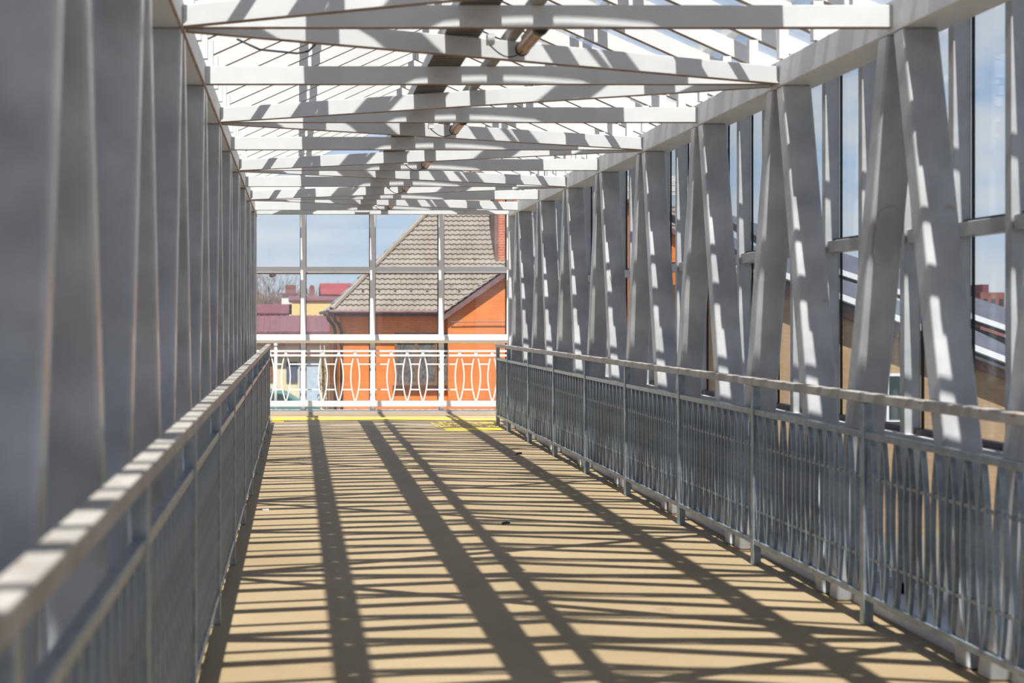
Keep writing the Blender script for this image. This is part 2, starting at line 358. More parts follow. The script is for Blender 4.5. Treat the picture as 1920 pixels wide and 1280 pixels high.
def bar_mesh(xa, xb):
    y = 0.016; z0 = rh+0.014; z1 = rh+0.05
    return MB().hexa([(xa,-y,rz(xa)+z0),(xb,-y,rz(xb)+z0),(xb,y,rz(xb)+z0),(xa,y,rz(xa)+z0)], [(xa,-y,rz(xa)+z1),(xb,-y,rz(xb)+z1),(xb,y,rz(xb)+z1),(xa,y,rz(xa)+z1)])
gl_ = bar_mesh(XEL, XC-0.001).build('glazing_bar', M['rafter']); gr_ = bar_mesh(XC+0.001, XER).build('glazing_bar', M['rafter'])
for k, y in enumerate(ribY[:-1]):
    for src, nm in ((gl_, 'left'), (gr_, 'right')):
        o = src if k == 0 else copy_at(src, (0, 0, 0)); o.location = (0, y+0.15, 0)
        tag(o, 'thin glazing bar over the %s roof glass, %s from the far end' % (nm, ordn(len(ribY)-2-k)), 'bar', 'glazing bars of the %s roof slope' % nm)
# ridge
o = B(XC-0.03, XC+0.03, ya_, yb_, rz(XC)+rh, rz(XC)+rh+0.02).build('ridge_bar', M['rafter']); tag(o, 'thin white ridge bar along the top of the roof', 'ridge bar')

# outer vault: two kerb beams and arched ribs
CZ0, CZ1 = 3.92, 3.995
for nm, x in (('left', 0.005), ('right', 2.12)):
    r_ = empty('vault_kerb', (x, ya_, CZ0), 'box kerb beam over the %s rafters, throwing a long floor shadow' % nm, 'beam')
    m = MB().box(x, x+0.070, ya_, 17.05, CZ0, CZ1).box(x+0.100, x+0.17, ya_, 17.05, CZ0, CZ1)
    for k in range(int((17.0-ya_)/(RIB/2))): m.box(x+0.0705, x+0.0995, ya_+k*RIB/2, ya_+k*RIB/2+0.15, CZ0, CZ0+0.02)
    m.build('kerb_beam', M['rafter'], r_)
    stub = None
    for k, y in enumerate(ribY[::2]):
        if y > 17: continue
        if not nm: continue
        zt = max(rz(x+0.065), rz(x+0.105))+rh+0.018
        B(x+0.065, x+0.105, y-0.02, y+0.02, zt, CZ0).build('support_stub', M['rafter'], r_)
R_ = 4.6
def arch_pts(z, x0=0.03, x1=2.26, n=20): return [(x0+(x1-x0)*k/n, 0, z-((x0+(x1-x0)*k/n)-XC+0.04)**2/(2*R_)) for k in range(n+1)]
ay = 5.3475-Y0      # near face of the arch before a crossbeam
ar = empty('arched_rib', (0, 0, 0))
MB().ribbon([(p[0], 0.0225, p[2]+0.03) for p in arch_pts(4.20)], (0, 0.0225, 0), (0, 0, 0.03)).build('arch', M['rafter'], ar)
MB().ribbon([(p[0], -0.005, p[2]) for p in arch_pts(4.150)], (0, 0.010, 0), (0, 0, 0.010)).build('lower_bar', M['rafter'], ar)
for k in range(-14, 23):
    o = ar if k == -14 else copy_tree(ar, (0, 0, 0)); o.location = (0, Y0+ay+RIB*k, 0)
    tag(o, 'shallow arched rib of the outer roof vault, %s from the far end' % ordn(22-k), 'rib', 'arched ribs over the rafters')

# roof glass
rg = MB()
for a, b in ((XEL-0.05, XC), (XC, XER+0.05)):
    rg.hexa([(a,ya_,rz(a)+rh+0.004),(b,ya_,rz(b)+rh+0.004),(b,yb_,rz(b)+rh+0.004),(a,yb_,rz(a)+rh+0.004)],
            [(a,ya_,rz(a)+rh+0.012),(b,ya_,rz(b)+rh+0.012),(b,yb_,rz(b)+rh+0.012),(a,yb_,rz(a)+rh+0.012)])
tag(rg.build('ceiling', M['roofglass']), 'glass roof over the rafters', kind='structure')

# landing roof bars
lb = 0
for k, (y, hw_) in enumerate(((17.35, 0.02), (17.60, 0.02), (17.85, 0.02), (18.725, 0.045), (18.885, 0.018), (19.10, 0.02), (19.28, 0.02))):
    o = B(-3.4, 6.0, y-hw_, y+hw_, 3.42, 3.50).build('landing_roof_bar', M['rafter'])
    tag(o, 'white bar across the landing roof, %s from the far glass wall' % ORD[6-k], 'bar', 'crosswise bars of the landing roof')
for k, x in enumerate((-2.10, -1.01, 0.08, 1.17, 2.26, 3.35, 4.44)):
    o = B(x-0.035, x+0.035, 16.95, 19.45, 3.502, 3.57).build('landing_glazing_bar', M['rafter'])
    tag(o, 'lengthwise glazing bar over the landing, %s from the left' % ORD[k], 'bar', 'lengthwise bars of the landing roof')

# ------------------------------------------------------------------ side glass walls
def side_wall(side, num):
    s = 1 if side == 'right' else -1
    xi = 3.155 if s > 0 else 2*XC-3.155
    def bx(w0, w1, y0, y1, z0, z1, m=None): 
        a, b = xi+s*w0, xi+s*w1
        return (m or MB()).box(min(a,b), max(a,b), y0, y1, z0, z1)
    t = empty('window_%d' % num, (xi, 0, 0), 'glazed %s wall outside the truss' % side, kind='structure')
    ya, yb = Y0+I0*PAN, YEND
    k0 = -18; k1 = 22
    mull = bx(0, 0.085, -0.025, 0.025, 0.0, 3.05).build('mullion', M['truss'], t, 0.003)
    seal = bx(0.086, 0.099, -0.034, -0.0255, 0.925, 2.99, bx(0.086, 0.099, 0.0255, 0.034, 0.925, 2.99, MB())).build('seal', M['gasket'], t)
    base = Vector(t.location)
    for k in range(k0, k1+1):
        y = Y0 + 0.02 + RIB*k + (0.0)
        if y > yb+0.1: continue
        if k == k0: mull.location = -base + Vector((0, y, 0)); seal.location = mull.location
        else:
            for src in (mull, seal):
                c = src.copy(); C.objects.link(c); c.parent = t; c.location = -base + Vector((0, y, 0))
    bx(0.012, 0.085, ya, yb, 1.885, 1.955).build('transom', M['truss'], t, 0.003)
    bx(-0.01, 0.085, ya, yb, 0.845, 0.895).build('sill', M['kerb'], t, 0.003)
    bx(0.05, 0.098, ya, yb, 0.895, 0.925).build('bottom_frame', M['brownframe'], t)
    bx(0.05, 0.098, ya, yb, 1.955, 1.97).build('transom_frame', M['brownframe'], t)
    bx(0.0, 0.085, ya, yb, 0.0, 0.12).build('base_rail', M['white'], t)
    bx(0.0, 0.085, ya, yb, 2.99, 3.07).build('head_rail', M['truss'], t)
    bx(0.100, 0.106, ya, yb, 0.1, 3.05).build('pane', M['glass'], t)
    return t
side_wall('right', 2); side_wall('left', 3)

# ------------------------------------------------------------------ far glass wall
win = empty('window_1', (0, 19.42, 0), 'tall white framed glass wall at the far end', kind='structure')
SE = F/19.4
MX = [(568-VX)/SE-1.09*2, (568-VX)/SE-1.09, (568.5-VX)/SE, (698.5-VX)/SE, (827-VX)/SE, (954.5-VX)/SE, (954.5-VX)/SE+1.09]
for x in MX:
    MB().box(x-0.042, x+0.042, 19.36, 19.47, 0.0, 3.45).build('mullion', M['endwhite'], win, 0.004)
    MB().box(x-0.052, x-0.042, 19.40, 19.46, 0.2, 3.4).box(x+0.042, x+0.052, 19.40, 19.46, 0.2, 3.4).build('seal', M['gasket'], win)
B(-3.3, 5.6, 19.375, 19.46, 2.205, 2.30).build('transom', M['endwhite'], win, 0.004)
B(-3.3, 5.6, 19.375, 19.46, 2.186, 2.2045).build('seal', M['brownframe'], win)
B(-3.3, 5.6, 19.36, 19.47, 3.37, 3.47).build('head_rail', M['endwhite'], win, 0.004)
B(-3.3, 5.6, 19.37, 19.47, 1.15, 1.23).build('lower_transom', M['endwhite'], win, 0.004)
MB().tube([(-3.3, 19.31, 1.155), (5.6, 19.31, 1.155)], 0.058, 16).build('round_pipe', M['endwhite'], win, smooth=True)
B(-3.3, 5.6, 19.474, 19.48, 0.03, 3.4).build('pane', M['endglass'], win)
B(-3.3, 5.6, 19.26, 19.50, 0.0, 0.040).build('kerb', M['kerb'], win, 0.004)

er = empty('end_railing', (0, 19.33, 0), 'white low railing with oval bar pairs before the far glass wall', 'railing')
B(-1.2, 3.36, 19.315, 19.34, 0.955, 0.985).build('top_rail', M['endwhite'], er, 0.004)
B(-1.2, 3.36, 19.30, 19.33, 0.885, 0.915).build('middle_rail', M['endwhite'], er, 0.004)
B(-1.2, 3.36, 19.30, 19.35, 0.095, 0.185).build('bottom_rail', M['endwhite'], er, 0.004)
for a in MX[1:6]:
    B(a-0.03, a+0.03, 19.294, 19.352, 0.041, 0.9549).build('post', M['endwhite'], er, 0.004)
pxs = [476, 506, 536, 605, 635, 665.5, 733, 762.5, 792, 860.5, 891, 921.5]
def lens_pts(sgn, zt, zb, wd, cx, axis, cross=0.012):
    pts = []
    for k in range(17):
        u = k/16; z = zt+(zb-zt)*u; b = wd*math.sin(math.pi*u)**0.85
        pts.append(((cx+sgn*b, 0, z) if axis == 'x' else (0, cx+sgn*b, z)))
    return pts
for p in pxs:
    x = (p-VX)/SE; m = MB()
    for sg in (-1, 1):
        m.ribbon([(q[0], 19.325, q[2]) for q in lens_pts(sg, 0.965, 0.17, 0.070, x, 'x')], (0.0095, 0, 0), (0, 0.010, 0))
    m.build('oval_bars', M['endwhite'], er)
for gi in range(4):
    xs = [(p-VX)/SE for p in pxs[gi*3:gi*3+3]]
    ml, mr = MX[gi+1]+0.03, MX[gi+2]-0.03
    for z in (0.765, 0.365):
        hb = 0.070*math.sin(math.pi*(0.965-z)/0.795)**0.85
        m = MB(); e_ = [ml]+[v for x in xs for v in (x-hb, x+hb)]+[mr]
        for a, b in zip(e_[::2], e_[1::2]): m.box(a, b, 19.318, 19.332, z-0.010, z+0.010)
        m.build('spacer_bars', M['endwhite'], er)

# ------------------------------------------------------------------ side railings
def railing(side):
    s = 1 if side == 'right' else -1
    xi = 2.765 if s > 0 else -0.377           # face towards the walkway
    def X(w): return xi+s*w
    def bx(w0, w1, y0, y1, z0, z1): return B(min(X(w0),X(w1)), max(X(w0),X(w1)), y0, y1, z0, z1)
    PY0, SP = 6.0, 1.45
    ys = [PY0+SP*k for k in range(-5, 8)] + [17.02]
    t = empty('side_railing', (xi, ys[0], 0), 'galvanised railing with bowed bar pairs along the %s truss' % side, 'railing')
    y0, y1 = ys[0]-0.05, ys[-1]+0.03
    hr = bx(-0.014, 0.046, y0, y1, 1.088, 1.134).build('handrail', M['rail'], t, 0.004); tag(hr, 'weathered brown grey handrail')
    bx(0.002, 0.038, y0, y1, 0.910, 0.944).build('upper_rail', M['galv'], t, 0.003)
    bx(0.002, 0.036, y0, y1, 0.125, 0.155).build('bottom_rail', M['galv'], t, 0.003)
    for z in (0.72, 0.33): bx(0.014, 0.026, y0, y1, z-0.008, z+0.008).build('thin_rail', M['galv'], t)
    for y in ys: bx(-0.004, 0.046, y-0.02, y+0.02, 0.0, 1.083).build('post', M['galv'], t, 0.003)
    # bowed bar pairs
    base = Vector(t.location)
    m = MB()
    for sg in (-1, 1): m.ribbon([(X(0.02), q[1], q[2]) for q in lens_pts(sg, 0.912, 0.153, 0.038, 0, 'y')], (0.0115, 0, 0), (0, 0.005, 0))
    proto = m.build('bowed_bar_pair', M['galv'], t)
    cents = []
    for a, b in zip(ys[:-1], ys[1:]):
        n = max(2, round((b-a)/0.1208)); cents += [a+(b-a)*(k+0.5)/n for k in range(n)]
    cents = [c for c in cents if c > 0.2]
    vis = [c for c in cents if c > (3.9 if s > 0 else 1.2)]
    near = vis[:99]; rest = [c for c in cents if c not in near]
    for k, c in enumerate(near):
        o = proto if k == 0 else proto.copy()
        if k: C.objects.link(o); o.parent = t
        o.location = -base + Vector((0, c, 0))
    m = MB()
    for c in rest:
        for sg in (-1, 1): m.ribbon([(X(0.02), q[1]+c, q[2]) for q in lens_pts(sg, 0.912, 0.153, 0.034, 0, 'y')], (0.0125, 0, 0), (0, 0.005, 0))
    tag(m.build('bowed_bar_pair', M['galv'], t), kind='stuff')
railing('right'); railing('left')

# ------------------------------------------------------------------ things on and under the crossbeams
tr = empty('cable_tray', (0.775, 0, ZB1), 'wide ribbed cable tray lying lengthwise on the crossbeams', 'cable tray')
TX0, TX1 = 0.775, 0.975; m = MB()
m.box(TX0+0.004, TX1-0.004, -2, 16.5, ZB1+0.012, ZB1+0.018)
for k in range(int((16.5-1.0)/0.06)): m.box(TX0+0.004, TX1-0.004, 1.0+0.06*k, 1.026+0.06*k, ZB1+0.001, ZB1+0.012)
m.build('ribbed_base', M['tray'], tr)
for x in (TX0, TX1-0.004): B(x, x+0.004, -2, 16.5, ZB1+0.001, ZB1+0.07).build('tray_side', M['traylight'], tr)
o = B(1.128, 1.188, -2, 16.5, ZB1+0.001, ZB1+0.055).build('conduit', M['roofpipe'], None, 0.004); tag(o, 'narrow brown grey conduit beside the cable tray on the crossbeams', 'conduit')
def lamp(y, k):
    L = 0.50; x = 1.205; z = 2.935
    t = empty('tube_lamp', (x, y, z))
    n = 14
    MB().tube([(x, y-L/2+0.04, z), (x, y+L/2, z)], 0.036, n).build('lamp_lens', M['lamp'], t, smooth=False)
    MB().tube([(x, y-L/2, z), (x, y-L/2+0.045, z)], 0.041, n).build('end_cap', M['black'], t)
    MB().tube([(x, y+L/2, z), (x, y+L/2+0.03, z)], 0.039, n).build('end_cap', M['black'], t)
    B(x-0.02, x+0.02, y-L/2+0.05, y+L/2-0.05, z+0.03, z+0.05).build('housing', M['traylight'], t)
    MB().tube([(x, y-L/2+0.01, z+0.03), (x-0.0, y-L/2-0.02, z+0.05), (x-0.04, y-L/2-0.03, z+0.055)], 0.005, 6).build('hanger', M['black'], t)
    jb = B(0.985, 1.022, y+0.05, y+0.10, z-0.02, z+0.032).build('junction_box', M['endwhite'], t)
    pts = [(1.0+(x-1.0)*u, y+0.08+0.12*u, z-0.02-0.05*math.sin(math.pi*u)) for u in [i/10 for i in range(11)]]
    MB().tube(pts, 0.0035, 6).build('cable', M['black'], t, smooth=True)
    tag(t, ['large rust tinted tube lamp hanging just beyond the first crossbeam', 'rust tinted tube lamp under the roof, second from the camera', 'rust tinted tube lamp under the roof, third from the camera',
            'small rust tinted tube lamp, second from the far end', 'smallest rust tinted tube lamp, next to the far end'][k], 'lamp', 'tube lamps under the roof')
for k, y in enumerate((6.29, 9.12, 11.27, 13.37, 15.57)): lamp(y, k)
# a bird nest like tuft of loose wire on the left
o = MB().tube([(-0.32, 6.52, 2.98), (-0.2, 6.55, 2.93), (0.0, 6.62, 2.925), (0.06, 6.64, 2.94), (0.1, 6.7, 2.99)], 0.006, 6).build('loose_cable', M['black'], None, smooth=True)
tag(o, 'loose dark cable sagging under the first slanting brace on the left', 'cable')

# ------------------------------------------------------------------ marks and bits on the floor
def mat_piece(x0, x1, y0, y1, z, m, lab, cat='floor marking', bumps=True):
    mb = B(x0, x1, y0, y1, 0.0005, z)
    o = mb.build('tactile_strip', m); tag(o, lab, cat, None); return o
mat_piece(-0.36, 2.45, 18.0, 18.36, 0.004, M['yellow'], 'long yellow marking strip across the floor before the far kerb')
mat_piece(2.46, 2.95, 17.85, 18.2, 0.004, M['wornyellow'], 'short worn yellow strip by the end of the right railing')
mat_piece(-0.36, -0.19, 17.62, 17.98, 0.006, M['yellow'], 'yellow tactile pad at the foot of the left railing')
mat_piece(1.98, 2.74, 16.28, 16.60, 0.004, M['yellow'], 'short yellow strip at the foot of the right railing, nearest to camera')
m = MB()
for a in range(16):
    for b in range(10):
        if random.random() < 0.55: 
            x = 1.9+0.06*a; y = 16.75+0.09*b; m.box(x, x+0.045, y, y+0.06, 0.0005, 0.004)
tag(m.build('worn_tactile_pad', M['wornyellow']), 'patchy worn yellow tactile pad between the yellow strips on the right', 'floor marking')
o = B(-0.36, 2.0, 17.04, 17.10, 0.0005, 0.006).build('joint_strip', M['palestrip']); tag(o, 'thin pale joint strip across the floor before the yellow strip', 'strip')
o = MB().tube([(2.40, 13.42, 0.008), (2.43, 13.47, 0.012), (2.47, 13.5, 0.008)], 0.009, 6).build('debris', M['black']); tag(o, 'small black scrap on the floor near the right railing', 'litter')
o = MB().tube([(1.49, 8.90, 0.006), (1.52, 8.93, 0.01), (1.55, 8.94, 0.006)], 0.008, 6).build('debris', M['black']); tag(o, 'tiny black scrap on the middle of the floor', 'litter')
o = B(-0.27, -0.22, 9.55, 9.60, 0.0005, 0.008).build('paper_scrap', M['paper']); tag(o, 'tiny white paper scrap on the floor by the left railing', 'litter')

# ------------------------------------------------------------------ outside
GZ = -2.75
tag(B(-120, 160, -40, 260, GZ-0.3, GZ).build('ground', M['ground']), 'dusty street ground below the walkway', kind='structure')

# --- main orange brick house
hx0, hx1, hy0, hy1 = 1.02, 15.5, 36.0, 48.0      # eave rectangle
ez = H+0.19; tp = 0.99
house = empty('brick_house', (7, 42, GZ), 'orange brick house with grey tiled hip roof and chimney', 'house')
B(hx0+0.23, hx1-0.3, hy0+0.22, hy0+0.34, GZ, ez-0.1).build('front_wall', M['orange'], house)
B(hx0+0.23, hx0+0.35, hy0+0.341, hy1-0.5, GZ, ez-0.1).build('side_wall', M['orange_side'], house)
B(hx1-0.42, hx1-0.3, hy0+0.341, hy1-0.5, GZ, ez-0.1).build('side_wall', M['orange_side'], house)
B(hx0+0.23, hx1-0.3, hy1-0.5, hy1-0.4, GZ, ez-0.1).build('back_wall', M['orange'], house)
B(hx0, hx1, hy0+0.02, hy1, ez-0.13, ez-0.03).build('soffit', M['maroonboard'], house)
def tiled(poly_fn, org, u, v, nrm, vmax, course=0.225, wave=0.165, amp=0.026, step=0.04):
    """courses of wavy tiles; poly_fn(t) -> (ua, ub) at distance t up the slope"""
    m = MB(); org = Vector(org); u = Vector(u).normalized(); v = Vector(v).normalized(); nrm = Vector(nrm).normalized()
    t = 0.0; sub = 6
    while t < vmax:
        t1 = min(t+course, vmax); ua, ub = poly_fn(t); uc, ud = poly_fn(t1)
        n = max(1, int(math.ceil((ub-ua)/(wave/sub))))
        vs = []
        def hgt(x):
            q = (x/wave) % 1.0; return amp*(math.sin(math.pi*min(q/0.72, 1.0)) if q < 0.72 else -0.35*math.sin(math.pi*(q-0.72)/0.28))
        for k in range(n+1):
            x = ua+(ub-ua)*k/n; x2 = min(max(x, uc), ud)
            h = hgt(x); h2 = hgt(x2)
            vs += [org+u*x+v*t+nrm*(h-0.02), org+u*x+v*t+nrm*(h+step), org+u*x2+v*t1+nrm*(h2+0.004)]
        fs = []
        for k in range(n):
            a = k*3; fs += [(a, a+3, a+4, a+1), (a+1, a+4, a+5, a+2)]
        m.add(vs, fs); t = t1
    return m
cl = math.hypot(1, tp); vv = (0, 1/cl, tp/cl); depth = (hy1-hy0)/2; vmax = depth*cl
def front_poly(t): q = t/cl; return (q, (hx1-hx0)-q)
tiled(front_poly, (hx0, hy0, ez), (1,0,0), vv, (0, -tp/cl, 1/cl), vmax).build('front_roof', M['tile'], house, smooth=False)
def side_poly(t): q = t/cl; return (q, (hy1-hy0)-q+0.001)
tiled(side_poly, (hx0, hy1, ez), (0,-1,0), (1/cl, 0, tp/cl), (-tp/cl, 0, 1/cl), vmax, course=0.45, amp=0.006).build('side_roof', M['slate'], house)
# closed core below the tiles (also the hidden slopes)
core = MB(); rzr = ez+depth*tp
core.add([(hx0,hy0,ez-0.03),(hx1,hy0,ez-0.03),(hx1,hy1,ez-0.03),(hx0,hy1,ez-0.03),(hx0+depth,hy0+depth,rzr-0.03),(hx1-depth,hy0+depth,rzr-0.03)],
         [(0,1,5,4),(1,2,5),(2,3,4,5),(3,0,4),(3,2,1,0)])
core.build('roof_core', M['tile'], house)
pts = [(hx0-0.0+q, hy0+q, ez+q*tp+0.05) for q in [depth*k/10 for k in range(11)]]
MB().tube(pts, 0.085, 8).build('hip_ridge', M['tile'], house)
B(hx0-0.02, 4.6, hy0-0.06, hy0+0.02, ez-0.16, ez-0.01).build('fascia', M['maroonboard'], house)
# gutter and downpipes
MB().tube([(hx0-0.08, hy0-0.14, ez-0.02), (4.45, hy0-0.14, ez-0.03)], 0.06, 10).build('gutter', M['maroonboard'], house)
MB().tube([(hx0-0.12, hy1-0.5, ez-0.02), (hx0-0.12, hy0-0.14, ez-0.03)], 0.06, 10).build('gutter', M['brownpipe'], house)
MB().tube([(hx0-0.16, hy0-0.14, ez-0.05), (hx0-0.10, hy0-0.05, ez-0.25), (hx0+0.05, hy0+0.2, ez-0.42), (hx0+0.10, hy0+0.14, ez-0.6), (hx0+0.10, hy0+0.14, GZ+0.2)], 0.05, 8).build('downpipe', M['brownpipe'], house, smooth=True)
MB().tube([(hx0+0.02, hy0-0.14, ez-0.05), (hx0+0.10, hy0, ez-0.3), (hx0+0.20, hy0+0.10, ez-0.38), (hx0+0.29, hy0+0.14, ez-0.60), (hx0+0.29, hy0+0.14, GZ+0.2)], 0.05, 8).build('downpipe', M['brownpipe'], house, smooth=True)
# snow guard hooks along the lower courses
m = MB()
for k in range(22):
    x = hx0+0.9+0.48*k; y = hy0+0.50
    m.box(x, x+0.07, y, y+0.05, ez+0.50, ez+0.62)
m.build('snow_guards', M['brownpipe'], house)
# wing with gable towards the camera
wx, wy = 4.36, 35.75; wp = 0.70; xr = 9.4
def wz(x): return H+0.0+wp*(x-wx)
rh_ = wz(xr)
g = MB()
g.add([(wx+0.05,wy+0.11,GZ),(xr*2-wx,wy+0.11,GZ),(xr*2-wx,wy+0.11,wz(wx)+0.02),(xr,wy+0.11,rh_),(wx+0.05,wy+0.11,wz(wx)+0.0),
       (wx+0.12,wy+0.80,GZ),(xr*2-wx,wy+0.80,GZ),(xr*2-wx,wy+0.80,wz(wx)+0.02),(xr,wy+0.80,rh_),(wx+0.12,wy+0.80,wz(wx)+0.05)],
      [(0,1,2,3,4),(9,8,7,6,5),(0,5,6,1),(1,6,7,2),(2,7,8,3),(3,8,9,4),(4,9,5,0)])
g.build('gable_wall', M['orange'], house)
c2 = math.hypot(1, wp); L2 = (xr-wx)*c2
tiled(lambda t: (0, 5.0), (wx-0.22, wy+5.0-0.05, wz(wx-0.22)+0.16), (0,-1,0), (1/c2, 0, wp/c2), (-wp/c2, 0, 1/c2), L2).build('wing_roof', M['tile'], house)
sx = wx-0.22
g = MB(); g.hexa([(sx,wy-0.03,wz(sx)-0.02),(xr,wy-0.03,wz(xr)-0.02),(xr,wy+5,wz(xr)-0.02),(sx,wy+5,wz(sx)-0.02)],
                 [(sx,wy-0.03,wz(sx)+0.15),(xr,wy-0.03,wz(xr)+0.15),(xr,wy+5,wz(xr)+0.15),(sx,wy+5,wz(sx)+0.15)])
sx2 = 2*xr-wx+0.22
g.hexa([(xr,wy-0.03,wz(xr)-0.02),(sx2,wy-0.03,wz(sx)-0.02),(sx2,wy+5,wz(sx)-0.02),(xr,wy+5,wz(xr)-0.02)],
       [(xr,wy-0.03,wz(xr)+0.15),(sx2,wy-0.03,wz(sx)+0.15),(sx2,wy+5,wz(sx)+0.15),(xr,wy+5,wz(xr)+0.15)])
g.build('verge_board', M['maroonboard'], house)
# chimney
cx0, cx1, cy0 = 6.16, 6.62, 37.5
ch = B(cx0, cx1+0.35, cy0, cy0+0.8, ez+0.9, ez+6.2).build('chimney', M['chim'], house)
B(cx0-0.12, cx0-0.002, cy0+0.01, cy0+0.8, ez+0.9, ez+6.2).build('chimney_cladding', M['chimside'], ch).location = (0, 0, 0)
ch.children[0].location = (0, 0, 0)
# window of the main wall
p0 = at(740, 624, 36.2); p1 = at(858, 722, 36.2)
wz0, wz1 = p1.z, p0.z; wx0, wx1 = p0.x, p1.x; yy = hy0+0.22
fr = MB(); fr.box(wx0, wx1, yy-0.03, yy-0.001, wz1-0.07, wz1).box(wx0, wx1, yy-0.03, yy-0.001, wz0, wz0+0.07)
nb = 3
for k in range(nb+1):
    x = wx0+(wx1-wx0-0.07)*k/nb; fr.box(x, x+0.07, yy-0.03, yy-0.001, wz0+0.07, wz1-0.07)
hw = fr.build('window', M['winwood'], house)
def sub(o, parent):        # a sub part: keep its vertices where they are
    o.parent = parent; o.location = (0, 0, 0); return o
sub(B(wx0, wx1, yy-0.014, yy-0.002, wz0+0.01, wz1-0.01).build('curtain', M['curtain']), hw)
sub(B(wx0-0.06, wx1+0.06, yy-0.10, yy-0.001, wz0-0.08, wz0).build('window_sill', M['brownframe']), hw)
MB().tube([at(846, 604, 35.8), at(900, 603, 35.8), at(960, 603, 35.8), at(1100, 600, 35.8)], 0.012, 6).build('wall_cable', M['black'], house)

# --- garages and low houses to the left of it
def roof_panel(m, x0, x1, y0, y1, z0, z1, th=0.08):
    return m.hexa([(x0,y0,z0-th),(x1,y0,z0-th),(x1,y1,z1-th),(x0,y1,z1-th)], [(x0,y0,z0),(x1,y0,z0),(x1,y1,z1),(x0,y1,z1)])
gy = 58.0
def gx(px): return (px-VX)*gy/F
def gzp(py): return H+(VY-py)*gy/F
ga = empty('garage_block', (0, gy, GZ), 'low block with wide maroon metal roof left of the brick house', 'building')
B(-14, 2.6, gy, gy+7.5, GZ, gzp(640)).build('wall', M['cream'], ga)
m = roof_panel(MB(), -14.3, 2.9, gy-0.12, gy+4.0, gzp(622), H+0.1)
for k in range(60): 
    x = -14.2+0.285*k
    if x < 2.8: m.hexa([(x,gy-0.12,gzp(622)),(x+0.05,gy-0.12,gzp(622)),(x+0.05,gy+4,H+0.1),(x,gy+4,H+0.1)], [(x,gy-0.12,gzp(622)+0.04),(x+0.05,gy-0.12,gzp(622)+0.04),(x+0.05,gy+4,H+0.14),(x,gy+4,H+0.14)])
roof_panel(m, -14.3, 2.9, gy+4.0, gy+8.2, H+0.1, H-0.9)
m.build('roof', M['maroon'], ga)
m = MB()
m.box(-14.3, 2.9, gy-0.16, gy-0.06, gzp(646), gzp(621.5))
m.build('fascia', M['maroon'], ga)
for (a, b, t_, bo, mt, nm) in ((537, 558, 678, 716, 'bluedoor', 'door'), (560, 602, 676, 752, 'bluewhite', 'garage_door')):
    B(gx(a), gx(b), gy-0.05, gy-0.002, gzp(bo), gzp(t_)).build(nm, M[mt], ga)
B(gx(500), gx(512), gy-0.05, gy-0.002, gzp(715), gzp(668)).build('window', M['winwood'], ga)
B(gx(504), gx(634), gy-0.25, gy-0.02, gzp(668), gzp(660)).build('awning', M['maroonboard'], ga)

pl = empty('gate_pillar', (1.2, 46, GZ), 'cream rendered gate pillar at the corner of the brick house', 'pillar')
a, b = at(600, 640, 46).x, at(617, 640, 46).x
B(a, b, 46.0, 46.4, GZ, H-0.9).build('shaft', M['cream'], pl)
B(a-0.06, b+0.06, 45.94, 46.46, H-0.9, H-0.8).build('cap', M['whitewall'], pl)
m = MB()
for k in range(80):
    x = random.uniform(a-0.10, a+0.28); z = random.uniform(GZ+1.0, GZ+2.6)-abs(x-a)*1.2; y = 45.93+random.uniform(-0.12, 0.03); r = random.uniform(0.02, 0.045)
    an = random.uniform(0, 6.28); u = Vector((math.cos(an), 0.3*math.sin(an*3), math.sin(an)))*r; v = Vector((-math.sin(an), 0.4, math.cos(an)))*r
    p = Vector((x, y, z)); m.add([p-u, p-v*0.7, p+u, p+v*0.7], [(0,1,2,3)])
iv = m.build('ivy', M['leaf']); tag(iv, 'sparse ivy climbing the cream gate pillar', 'ivy', kind='stuff')

def wallbox(name, lab, cat, px0, px1, py0, py1, Y, wallm, roofm, rpy, depth=5, over=6, ground=True):
    t = empty(name, (at((px0+px1)/2, py1, Y).x, Y, GZ), lab, cat)
    p = at(px0, py0, Y); q = at(px1, py1, Y)
    B(p.x, q.x, Y, Y+depth, GZ if ground else q.z, p.z).build('wall', M[wallm], t)
    ev = over*Y/F
    m = MB(); ztop = H+(VY-rpy)*(Y+depth/2)/F
    roof_panel(m, p.x-ev, q.x+ev, Y-0.05, Y+depth/2, p.z+0.04, ztop); roof_panel(m, p.x-ev, q.x+ev, Y+depth/2, Y+depth+0.3, ztop, p.z+0.04)
    m.build('roof', M[roofm], t)
    gb = MB()
    for x0, x1 in ((p.x, p.x+0.1), (q.x-0.1, q.x)):
        gb.add([(x0,Y,p.z),(x0,Y+depth,p.z),(x0,Y+depth/2,ztop-0.1),(x1,Y,p.z),(x1,Y+depth,p.z),(x1,Y+depth/2,ztop-0.1)], [(0,1,2),(5,4,3),(0,3,4,1),(1,4,5,2),(2,5,3,0)])
    gb.build('gable', M[wallm], t)
    return t
wallbox('outbuilding', 'yellow rendered house with maroon roof behind the garage block', 'house', 547, 640, 564, 600, 70, 'yellowwall', 'maroon', 555)
wallbox('shed', 'long low maroon roofed shed in the left distance', 'shed', 380, 541, 588, 600, 71, 'maroon', 'maroon', 570, depth=5)
t = wallbox('red_roof_house', 'distant house with bright red roof right of the dark chimney stack', 'house', 604, 690, 552, 600, 86, 'darkbrick', 'redroof', 531, depth=7, over=3)
t = empty('dovecote_box', (at(541, 560, 78).x, 78, GZ), 'white rendered block with row of vent holes above the sheds', 'block')
p = at(528, 552, 78); q = at(556, 575, 78)
B(p.x, q.x, 78, 79.2, GZ, p.z).build('wall', M['whitewall'], t)
B(p.x-0.08, q.x+0.08, 77.9, 79.3, p.z, p.z+0.1).build('cap', M['redroof'], t)
